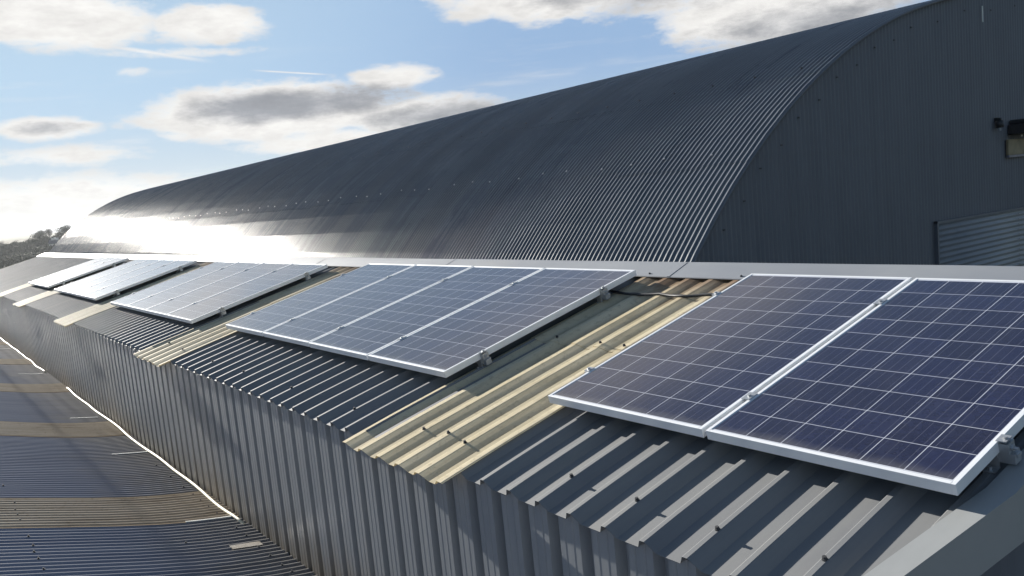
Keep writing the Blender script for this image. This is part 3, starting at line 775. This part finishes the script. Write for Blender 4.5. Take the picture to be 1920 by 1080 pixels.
# hedges and wood below the skyline: one mass
mb = MB(); rnd = random.Random(5)
for (p0, p1, dist, n, hh) in ((-12, 112, 338, 150, 2.2), (-12, 90, 318, 60, 1.8), (55, 125, 332, 120, 4.0), (-12, 135, 285, 110, 1.8), (-12, 60, 262, 60, 1.6), (20, 140, 250, 50, 1.7), (-12, 45, 205, 60, 1.8), (60, 110, 300, 60, 2.5)):
    for k in range(n):
        px = p0 + (p1 - p0) * (k + rnd.random()) / n; d = pdir(px, 452); d.z = 0; d.normalize(); dd = dist + rnd.uniform(-5, 5) + px * .05
        x, y = CAM.x + d.x * dd, CAM.y + d.y * dd
        leaf_cloud(mb, (x, y, gh(x, y) + hh * .4), 1.3, hh * rnd.uniform(.4, .75), 34, .26, rnd)
o = mb.build('hedgerows', M_leaf); o['kind'] = 'stuff'; tag(o, 'dark hedges and scrub crossing the distant hillside', 'hedge')
# white cottages on the hill
M_render = plain('white render', (.72, .70, .66), .8, .2, .05, 1); M_slate = plain('slate', (.10, .10, .11), .7)
def cottage(px, dist, wd, label):
    d = pdir(px, 452); d.z = 0; d.normalize(); x, y = CAM.x + d.x * dist, CAM.y + d.y * dist; z = gh(x, y) + .8
    t = thing('cottage', label, 'cottage', (x, y, z), (0, 0, R_(70)), 'white cottages on the hill')
    mb = MB(); mb.box(-wd / 2, wd / 2, -1.4, 1.4, -1.5, 1.3); mb.v += [(-wd / 2, 0, 2.3), (wd / 2, 0, 2.3)]; b = len(mb.v); mb.f += [(7, 4, b - 2), (5, 6, b - 1)]; mb.build('wall', M_render, t)
    v = [(-wd / 2 - .2, -1.7, 1.15), (wd / 2 + .2, -1.7, 1.15), (wd / 2 + .2, 0, 2.45), (-wd / 2 - .2, 0, 2.45), (wd / 2 + .2, 1.7, 1.15), (-wd / 2 - .2, 1.7, 1.15)]
    ro = mesh_obj('roof', v, [(0, 1, 2, 3), (3, 2, 4, 5)], M_slate, t); solid(ro, .12)
    mb = MB(); mb.box(-.3, .3, -.25, .25, 2.2, 3.0); mb.build('chimney', M_render, ro)
    for xx in (-wd * .25, wd * .25):
        mb = MB(); mb.box(xx - .3, xx + .3, -1.42, -1.405, -.1, .7); mb.box(xx - .3, xx + .3, 1.405, 1.42, -.1, .7); mb.build('window', M_dark, t)
cottage(98.5, 322, 1.6, 'left one of the tiny white cottages below the dark trees'); cottage(103.5, 324, 1.6, 'middle one of the tiny white cottages below the dark trees')
cottage(108, 321, 1.4, 'right one of the tiny white cottages, closest to the barn')


# thin winter haze between here and the hill
mb = MB(); mb.box(-1500, 1500, -1500, 1500, -16.0, 22.0)
hz = bpy.data.materials.new('thin haze'); hz.use_nodes = True; hn = hz.node_tree.nodes; hn.remove(hn['Principled BSDF'])
pv = hn.new('ShaderNodeVolumePrincipled'); pv.inputs['Color'].default_value = (.86, .90, .95, 1); pv.inputs['Density'].default_value = .0002; pv.inputs['Anisotropy'].default_value = .3
hz.node_tree.links.new(pv.outputs[0], hn['Material Output'].inputs['Volume'])
o = mb.build('haze', hz); o['kind'] = 'stuff'; tag(o, 'thin pale winter haze over the distant hillside', 'haze')
scene.cycles.max_bounces = 6
